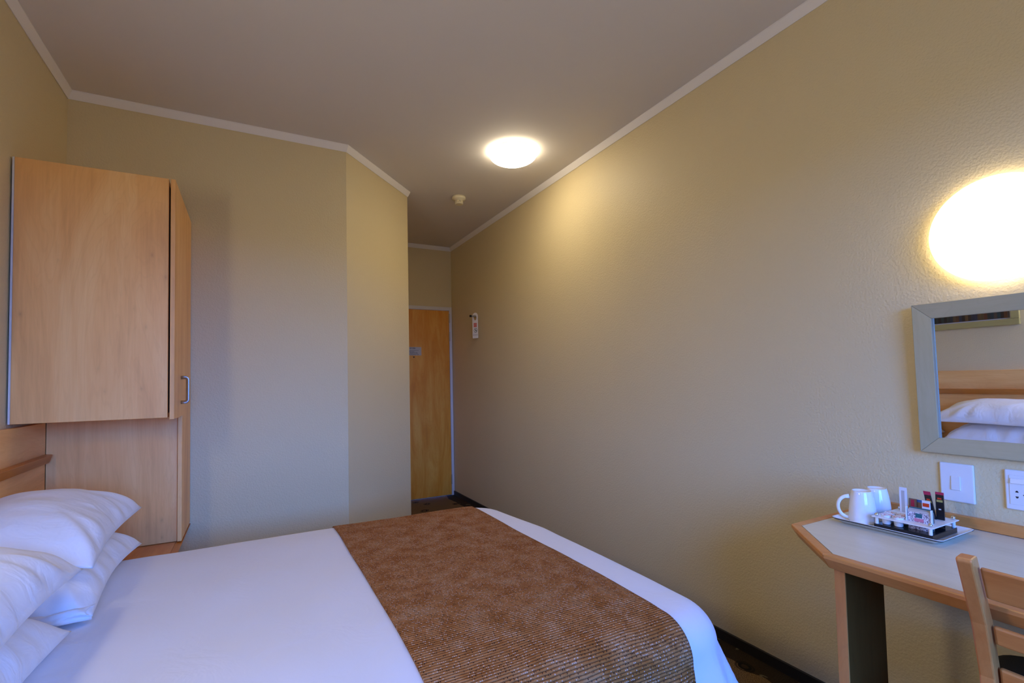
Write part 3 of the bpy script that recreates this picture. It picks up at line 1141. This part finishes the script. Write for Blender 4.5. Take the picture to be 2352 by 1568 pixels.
t = thing('power_socket', 'white wall socket with a switch at the right edge', 'power socket', (XR, .53, .88))
obj('plate', boxbm(XR - .008, XR - .0005, .468, .592, .826, .940), 'white_plastic', t, bevel=0.004, seg=3)
obj('inset', boxbm(XR - .0095, XR - .0081, .478, .582, .842, .925), 'white_plastic', t, bevel=0.001)
bm = bmesh.new()
hexa(bm, [(XR - .0096, .510, .901), (XR - .0096, .580, .901), (XR - .0096, .580, .917), (XR - .0096, .510, .917)],
     [(XR - .0145, .511, .902), (XR - .0145, .579, .902), (XR - .0115, .579, .916), (XR - .0115, .511, .916)])
obj('rocker', bm, 'white_plastic', t, bevel=0.001)
for (y, z, sg_) in ((.5665, .879, 1), (.5665, .863, -1), (.551, .871, 0), (.522, .879, 1), (.522, .863, -1)):
    bm = bmesh.new()
    if sg_:
        q = [(y - .0016, z + .0026 * sg_), (y + .0016, z + .0026 * sg_), (y + .0036, z - .0024 * sg_), (y - .0036, z - .0024 * sg_)]
    else:
        q = [(y + .0036, z), (y, z + .0026), (y - .0036, z), (y, z - .0026)]
    hexa(bm, [(XR - .0096, a_, c_) for a_, c_ in q], [(XR - .0101, a_, c_) for a_, c_ in q])
    obj('socket_hole', bm, 'plug_hole', t)

# ------------------------------------------------------------------ coat hook with a door hanger
HY, HZ = 4.272, 1.850
t = thing('coat_hook', 'short metal peg hook on the corridor wall', 'hook', (XR, HY, HZ))
bm = bmesh.new()
lathe(bm, [(.016, -.0005), (.016, -.005)], 24, (XR, HY, HZ), 'X')
obj('rose', bm, 'satin_metal', t)
bm = bmesh.new()
lathe(bm, [(.0085, -.005), (.0085, -.062)], 20, (XR, HY, HZ), 'X')
obj('peg', bm, 'satin_metal', t)
bm = bmesh.new()
lathe(bm, [(.0105, -.062), (.0112, -.066), (.0112, -.078), (.008, -.080)], 20, (XR, HY, HZ), 'X')
e = obj('peg_tip', bm, 'black_plastic', t)
e['label'] = 'black end cap'

HX = XR - .022
t = thing('door_hanger', 'cream card door hanger on the hook with a red mark', 'door hanger', (HX, HY, HZ - .2))
bm = bmesh.new()
wd = .033
top_z, bot_z = HZ + .022, HZ - .214
outl = [(-wd, bot_z), (wd, bot_z)]
for k in range(13):
    a = k / 12 * pi
    outl.append((wd * cos(a), top_z - wd + wd * sin(a) + .012))
hole = []
for k in range(24):
    a = 2 * pi * k / 24
    hole.append((.015 * cos(a), HZ - .014 + .026 * sin(a)))
for s_ in (-1, 1):
    ov = [bm.verts.new((HX + s_ * .0006 + .035 * max(0, HZ - z) * 0 , HY - y, z)) for y, z in outl]
    hv = [bm.verts.new((HX + s_ * .0006, HY - y, z)) for y, z in hole]
    es = [bm.edges.new((ov[i], ov[(i + 1) % len(ov)])) for i in range(len(ov))]
    es += [bm.edges.new((hv[i], hv[(i + 1) % len(hv)])) for i in range(len(hv))]
    bmesh.ops.triangle_fill(bm, use_beauty=True, edges=es)
obj('card', bm, 'tag_card', t)
for k in range(3):
    for q in range(3):
        obj('red_print', boxbm(HX - .0016, HX - .0008, HY - .012 + .012 * q - .0052, HY - .012 + .012 * q + .0052, HZ - .078 - .0135 * k, HZ - .067 - .0135 * k), 'red_ink', t)
bm = bmesh.new()
rings = []
for r in (.0205, .0165):
    rings.append([bm.verts.new((HX - .0012, HY - .004 + r * cos(2 * pi * k / 28), HZ - .137 + r * 1.1 * sin(2 * pi * k / 28))) for k in range(28)])
for k in range(28):
    bm.faces.new((rings[0][k], rings[0][(k + 1) % 28], rings[1][(k + 1) % 28], rings[1][k]))
obj('round_emblem', bm, 'green_ink', t)
bm = bmesh.new()
for (y, z, r) in ((0.003, .006, .006), (-.003, -.003, .007), (-.008, -.007, .005)):
    vs = [bm.verts.new((HX - .0012, HY - .004 + y + r * cos(2 * pi * k / 10), HZ - .137 + z + r * .8 * sin(2 * pi * k / 10))) for k in range(10)]
    bm.faces.new(vs)
obj('emblem_figure', bm, 'green_ink', t)
for q in range(4):
    obj('small_mark', boxbm(HX - .0016, HX - .0008, HY - .022 + .0145 * q - .0022, HY - .022 + .0145 * q + .0022, HZ - .186, HZ - .179), 'ink', t)

# the card hangs turned a little away from the wall
ca_, sa_ = cos(radians(31)), sin(radians(31))
for ch_ in [o for o in bpy.data.objects if o.parent == t]:
    for v_ in ch_.data.vertices:
        dx_, dy_ = v_.co.x - HX, v_.co.y - HY
        k_ = max(0.0, HZ - v_.co.z) * .03
        v_.co.x, v_.co.y = HX + dx_ * ca_ - dy_ * sa_, HY + dx_ * sa_ + dy_ * ca_ + k_ * .0

# ------------------------------------------------------------------ tray with tea things
TX0, TX1, TY0, TY1 = 1.658, 1.868, .634, .920
TZ = DT + .0065
t = thing('tea_tray', 'white rectangular tray with upturned rim on the desk', 'tray', (1.763, .777, DT))


def rrect(x0, x1, y0, y1, r, n=6):
    P = []
    for cx, cy, a0 in ((x1 - r, y1 - r, 0), (x0 + r, y1 - r, 90), (x0 + r, y0 + r, 180), (x1 - r, y0 + r, 270)):
        for k in range(n + 1):
            a = radians(a0 + 90 * k / n)
            P.append((cx + r * cos(a), cy + r * sin(a)))
    return P


bm = bmesh.new()
levels = [(.030, DT + .0008), (.022, DT + .0008), (.002, DT + .016), (0.0, DT + .0175), (.0015, DT + .0180), (.004, DT + .0172), (.020, TZ), (.030, TZ - .0012)]
rings = []
for d_, z in levels:
    rings.append([bm.verts.new((x, y, z)) for x, y in rrect(TX0 + d_, TX1 - d_, TY0 + d_, TY1 - d_, max(.005, .015 - d_ * .3))])
for A, B in zip(rings, rings[1:]):
    for i in range(len(A)):
        j = (i + 1) % len(A)
        bm.faces.new((A[i], A[j], B[j], B[i]))
bm.faces.new(rings[0][::-1])
bm.faces.new(rings[-1])
obj('tray_body', bm, 'ceramic', t, smooth=True)
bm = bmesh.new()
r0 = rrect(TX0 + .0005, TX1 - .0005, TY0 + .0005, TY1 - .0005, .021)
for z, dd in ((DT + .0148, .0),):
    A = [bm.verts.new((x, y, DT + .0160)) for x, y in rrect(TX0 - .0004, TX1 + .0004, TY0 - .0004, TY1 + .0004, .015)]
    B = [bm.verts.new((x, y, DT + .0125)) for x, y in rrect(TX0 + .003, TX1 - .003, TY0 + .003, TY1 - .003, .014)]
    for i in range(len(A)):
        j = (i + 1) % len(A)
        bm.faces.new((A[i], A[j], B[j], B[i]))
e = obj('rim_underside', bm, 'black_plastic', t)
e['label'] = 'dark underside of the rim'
SZ = TZ - .0008      # what stands on the tray stands here


def mug(label, x, y, ang):
    t = thing('mug', label, 'mug', (x, y, SZ), 'upturned white mugs on the tray')
    H = .0985
    bm = bmesh.new()
    # standing on its mouth: wide below, foot ring on top
    pr = [(.0335, .006), (.0350, .001), (.0365, .0005), (.0372, .004), (.0369, .020), (.0357, .040), (.0336, .060), (.0308, .078),
          (.0282, .090), (.0268, .0960), (.0256, .0985), (.0236, .0985), (.0224, .0950), (.0, .0940)]
    lathe(bm, pr, 44, (x, y, SZ), closed=False)
    obj('body', bm, 'ceramic', t, smooth=True)
    bm = bmesh.new()
    pts = []
    for k in range(17):
        a = radians(-80 + 160 * k / 16)
        rr = .032 + .032 * cos(a) ** .9
        zz = .044 + .034 * sin(a)
        rr = rr if 0 < k < 16 else .033
        pts.append((x + rr * cos(ang), y + rr * sin(ang), SZ + zz))
    rad = [.0052] + [.0042] * 15 + [.0055]
    tube(bm, pts, rad, 12, 1.35)
    obj('handle', bm, 'ceramic', t, smooth=True)


mug('white mug turned upside down, its handle toward the tray end', 1.724, .857, radians(122))
mug('white mug turned upside down behind the one with visible handle', 1.803, .852, radians(50))

# caddy
QX0, QX1, QY0, QY1 = 1.680, 1.832, .663, .806
t = thing('sachet_caddy', 'black and white caddy with metal balls on the tray', 'caddy', (1.755, .735, SZ))
bz0, bz1 = SZ + .0003, SZ + .015
pz0, pz1 = SZ + .0345, SZ + .0375
obj('base', boxbm(QX0, QX1, QY0, QY1, bz0, bz1), 'black_plastic', t, bevel=0.0015)
pt_ = obj('shelf_plate', boxbm(QX0 - .004, QX1 + .004, QY0 - .004, QY1 + .004, pz0, pz1), 'white_plastic', t, bevel=0.001)
pt_['label'] = 'white upper plate'
for x in (QX0 + .006, QX1 - .006):
    for y in (QY0 + .006, QY1 - .006):
        bm = bmesh.new()
        lathe(bm, [(.0045, bz1 - SZ + .0002), (.0045, pz0 - SZ - .0002)], 14, (x, y, SZ))
        obj('pillar', bm, 'white_plastic', t, smooth=False)
        bm = bmesh.new()
        bmesh.ops.create_uvsphere(bm, u_segments=18, v_segments=12, radius=.0056, matrix=Matrix.Translation((x, y, pz1 + .0052)))
        obj('ball', bm, 'chrome', t, smooth=True)
# card holder on the plate (two side uprights and a back)
hx0, hx1, hy0, hy1 = 1.712, 1.742, .676, .735
for y in (hy0, hy1):
    obj('holder_side', boxbm(hx0 - .002, hx0 + .006, y - .0015, y + .0015, pz1 + .0002, pz1 + .040), 'white_plastic', t, bevel=.0005)


def packet(name, label, cat, x0, x1, y0, y1, z0, z1, mat, bands=(), group=None, lean=0.0):
    """flat paper packet, pinched at both ends; bands: (z from, z to, material) fractions as printed panels"""
    t = thing(name, label, cat, ((x0 + x1) / 2, (y0 + y1) / 2, z0), group)
    cx, cy, hw, hh = (x0 + x1) / 2, (y0 + y1) / 2, (x1 - x0) / 2, (y1 - y0) / 2

    def prof_at(f):
        return hw * (0.25 + 0.75 * min(1, min(f, 1 - f) * 6))

    def body(f0, f1, grow, mat, nm, yshrink=1.0):
        bm = bmesh.new()
        rings = []
        K = 5
        for k in range(K + 1):
            f = f0 + (f1 - f0) * k / K
            z = z0 + (z1 - z0) * f
            w_ = prof_at(f) + grow
            yy = hh * yshrink + grow * (1 if yshrink == 1 else 0)
            dy = lean * (z - z0)
            rings.append([bm.verts.new(p) for p in ((cx - w_, cy - yy + dy, z), (cx - w_ * 1.0, cy + yy + dy, z), (cx + w_, cy + yy + dy, z), (cx + w_, cy - yy + dy, z))])
        for A, B in zip(rings, rings[1:]):
            for i in range(4):
                bm.faces.new((A[i], A[(i + 1) % 4], B[(i + 1) % 4], B[i]))
        bm.faces.new(rings[0][::-1])
        bm.faces.new(rings[-1])
        return obj(nm, bm, mat, t)
    body(0, 1, 0, mat, 'wrapper')
    for (f0, f1, m_, ys, nm) in bands:
        body(f0, f1, .0003, m_, nm, ys)
    return t


zf = bz1 + .0004
packet('tea_sachet', 'patterned paper sachet facing the room in the caddy', 'sachet', 1.7125, 1.7175, .679, .732, zf, zf + .056, 'sachet_pattern',
       ((.88, 1, 'sachet_grey', 1, 'top_band'), (.62, .84, 'sachet_teal', .30, 'printed_panel'), (.42, .58, 'sachet_pink', .42, 'printed_panel')))
packet('tea_sachet', 'grey sachet between the patterned and teal ones', 'sachet', 1.7185, 1.7235, .679, .732, zf, zf + .058, 'sachet_grey')
packet('tea_sachet', 'dark teal sachet standing tallest at the holder back', 'sachet', 1.7245, 1.731, .678, .731, zf, zf + .0605, 'sachet_teal')
packet('tea_sachet', 'brown sachet at the very back of the holder', 'sachet', 1.732, 1.738, .679, .731, zf, zf + .052, 'sachet_brown')
packet('coffee_stick', 'upright black stick sachet with crimson top, nearest the switch', 'sachet', 1.792, 1.796, .6765, .6955, zf, zf + .102, 'sachet_black',
       ((.93, 1, 'sachet_crimson', 1, 'top_band'), (.72, .78, 'sachet_gold', .75, 'printed_panel'), (.80, .84, 'sachet_red', .5, 'printed_panel'), (.50, .53, 'sachet_white', .3, 'printed_panel')))
packet('coffee_stick', 'tilted black stick sachet with crimson top', 'sachet', 1.786, 1.790, .690, .706, zf, zf + .100, 'sachet_black',
       ((.90, 1, 'sachet_crimson', 1, 'top_band'), (.68, .74, 'sachet_gold', .8, 'printed_panel'), (.75, .79, 'sachet_red', .5, 'printed_panel')), lean=.16)
packet('sugar_stick', 'white stick sachet with an orange-red panel', 'sachet', 1.776, 1.780, .703, .7225, zf, zf + .0735, 'sachet_white',
       ((.76, .90, 'sachet_red', .8, 'printed_panel'),))
packet('sugar_stick', 'tall plain white stick sachet beside the rear mug', 'sachet', 1.800, 1.804, .770, .789, zf, zf + .098, 'sachet_white',
       ((.10, .90, 'sachet_grey', .45, 'printed_panel'),))
packet('biscuit_packet', 'brown packet with a red corner behind the white stick', 'packet', 1.811, 1.816, .750, .770, zf, zf + .066, 'sachet_brown',
       ((.62, .95, 'sachet_crimson', .45, 'printed_panel'),))
packet('biscuit_packet', 'small blue-topped packet behind the brown one', 'packet', 1.8175, 1.8215, .730, .755, zf, zf + .064, 'sachet_blue',
       ((.30, .88, 'sachet_brown', .75, 'printed_panel'),))

k = 0
for (x, y, lab) in ((1.703, .782, 'milk cup at the plate corner by the mugs'), (1.704, .752, 'milk cup nearest the patterned sachet holder'),
                    (1.735, .785, 'milk cup in the middle of the back row by the mugs'), (1.736, .756, 'milk cup between its neighbours and the brown packet')):
    t2 = thing('milk_cup', 'small white ' + lab, 'milk cup', (x, y, zf), 'milk cups in the caddy')
    bm = bmesh.new()
    lathe(bm, [(.0095, .0005), (.0105, .002), (.0125, .0235), (.0125, .0262), (.0145, .0268), (.0145, .0280)], 26, (x, y, zf))
    obj('cup', bm, 'white_plastic', t2, smooth=False)
    bm = bmesh.new()
    lathe(bm, [(.0148, .0281), (.0148, .0288), (.010, .0292)], 26, (x, y, zf))
    L_ = obj('foil_cover', bm, 'foil_lid', t2)
    L_['label'] = 'foil cover printed red'

# ------------------------------------------------------------------ chair
ch = thing('desk_chair', 'slatted wooden desk chair with dark seat pushed to the desk', 'chair', (1.27, .452, 0))
PH = radians(7)
CW = 0.40
ch.rotation_euler = (0, 0, 0)


def cl(x, y, z):
    """chair frame -> room: x forward (to the desk), y along the back, origin at the left post"""
    return (1.262 + x * cos(PH) - y * sin(PH), .453 + x * sin(PH) + y * cos(PH), z)


# post: stations (forward offset of its rear face, height)
ST = [(0.10, 0.001), (0.095, .20), (0.088, .44), (0.076, .60), (0.036, .72), (-0.042, .860)]
for side, y0 in ((0, 0.0), (1, -CW + .0245)):
    bm = bmesh.new()
    rings = []
    dpt = [.030, .036, .048, .048, .046, .042]
    STf = []
    for k in range(len(ST) - 1):
        for q in range(3):
            f = q / 3
            STf.append((ST[k][0] * (1 - f) + ST[k + 1][0] * f, ST[k][1] * (1 - f) + ST[k + 1][1] * f, dpt[k] * (1 - f) + dpt[k + 1] * f))
    STf.append((ST[-1][0], ST[-1][1], dpt[-1]))
    STf.append((ST[-1][0] + .002, ST[-1][1] + .006, dpt[-1] - .006))
    for (x, z, dp) in STf:
        rings.append([bm.verts.new(cl(*p)) for p in ((x, y0 - .0245 * (1 - side) - 0 * side, z), (x, y0, z), (x + dp, y0, z), (x + dp, y0 - .0245 * (1 - side), z))]) if side == 0 else \
            rings.append([bm.verts.new(cl(*p)) for p in ((x, y0 - .0245, z), (x, y0, z), (x + dp, y0, z), (x + dp, y0 - .0245, z))])
    for A, B in zip(rings, rings[1:]):
        for i in range(4):
            bm.faces.new((A[i], A[(i + 1) % 4], B[(i + 1) % 4], B[i]))
    bm.faces.new(rings[0][::-1])
    bm.faces.new(rings[-1])
    o = obj('rear_post', bm, 'chair_wood', ch, bevel=.0035)


def post_x(z):
    for (x0, z0), (x1, z1) in zip(ST, ST[1:]):
        if z0 <= z <= z1:
            f = (z - z0) / (z1 - z0)
            return x0 * (1 - f) + x1 * f
    return ST[-1][0]


def backslat(z0, z1):
    bm = bmesh.new()
    rings = []
    n_ = 14
    for k in range(n_ + 1):
        f = k / n_
        y = -.0275 + (-(CW - .0545)) * f
        bow = -.020 * sin(pi * f)
        xl, xh = post_x(z0) + .023 + bow, post_x(z1) + .023 + bow
        rings.append([bm.verts.new(cl(*p)) for p in ((xl, y, z0), (xl + .015, y, z0), (xh + .015, y, z1), (xh, y, z1))])
    for A, B in zip(rings, rings[1:]):
        for i in range(4):
            bm.faces.new((A[i], A[(i + 1) % 4], B[(i + 1) % 4], B[i]))
    bm.faces.new(rings[0][::-1])
    bm.faces.new(rings[-1])
    obj('back_slat', bm, 'chair_rail_wood', ch, bevel=.004)


for z0, z1 in ((.776, .845), (.672, .712), (.580, .618)):
    backslat(z0, z1)
for y0 in (.030, -CW - .030 + .032):
    bm = bmesh.new()
    hexa(bm, [cl(.46, y0, .001), cl(.49, y0, .001), cl(.49, y0 - .03, .001), cl(.46, y0 - .03, .001)],
         [cl(.455, y0, .425), cl(.49, y0, .425), cl(.49, y0 - .03, .425), cl(.455, y0 - .03, .425)])
    obj('front_leg', bm, 'chair_wood', ch, bevel=.003)
# seat frame and cushion
bm = bmesh.new()
pol = [(.129, .0), (.49, .034), (.49, -CW - .034), (.129, -CW)]
hexa(bm, [cl(x, y, .4255) for x, y in pol], [cl(x, y, .455) for x, y in pol])
obj('seat_frame', bm, 'chair_rail_wood', ch, bevel=.003)
bm = bmesh.new()
seg = []
x0_, x1_, ya, yb = .131, .515, .050, -CW - .050
base_ = []
for (cx, cy, a0, r_) in ((x1_ - .07, ya - .07, 0, .07), (x0_ + .02, ya - .045, 90, .02), (x0_ + .02, yb + .045, 180, .02), (x1_ - .07, yb + .07, 270, .07)):
    for k in range(7):
        a = radians(a0 + 90 * k / 6)
        base_.append((cx + r_ * cos(a), cy + r_ * sin(a)))
ccx, ccy = sum(p[0] for p in base_) / len(base_), sum(p[1] for p in base_) / len(base_)
rings = []
for s_, z in ((.97, .4555), (1.0, .463), (1.0, .480), (.985, .490), (.93, .497), (.75, .502), (.4, .505)):
    rings.append([bm.verts.new(cl(ccx + (x - ccx) * s_, ccy + (y - ccy) * s_, z)) for x, y in base_])
for A, B in zip(rings, rings[1:]):
    for i in range(len(A)):
        j = (i + 1) % len(A)
        bm.faces.new((A[i], A[j], B[j], B[i]))
bm.faces.new(rings[0][::-1])
bm.faces.new(rings[-1])
e = obj('seat_cushion', bm, 'seat_cloth', ch, smooth=True)
e['label'] = 'dark ribbed cloth seat'
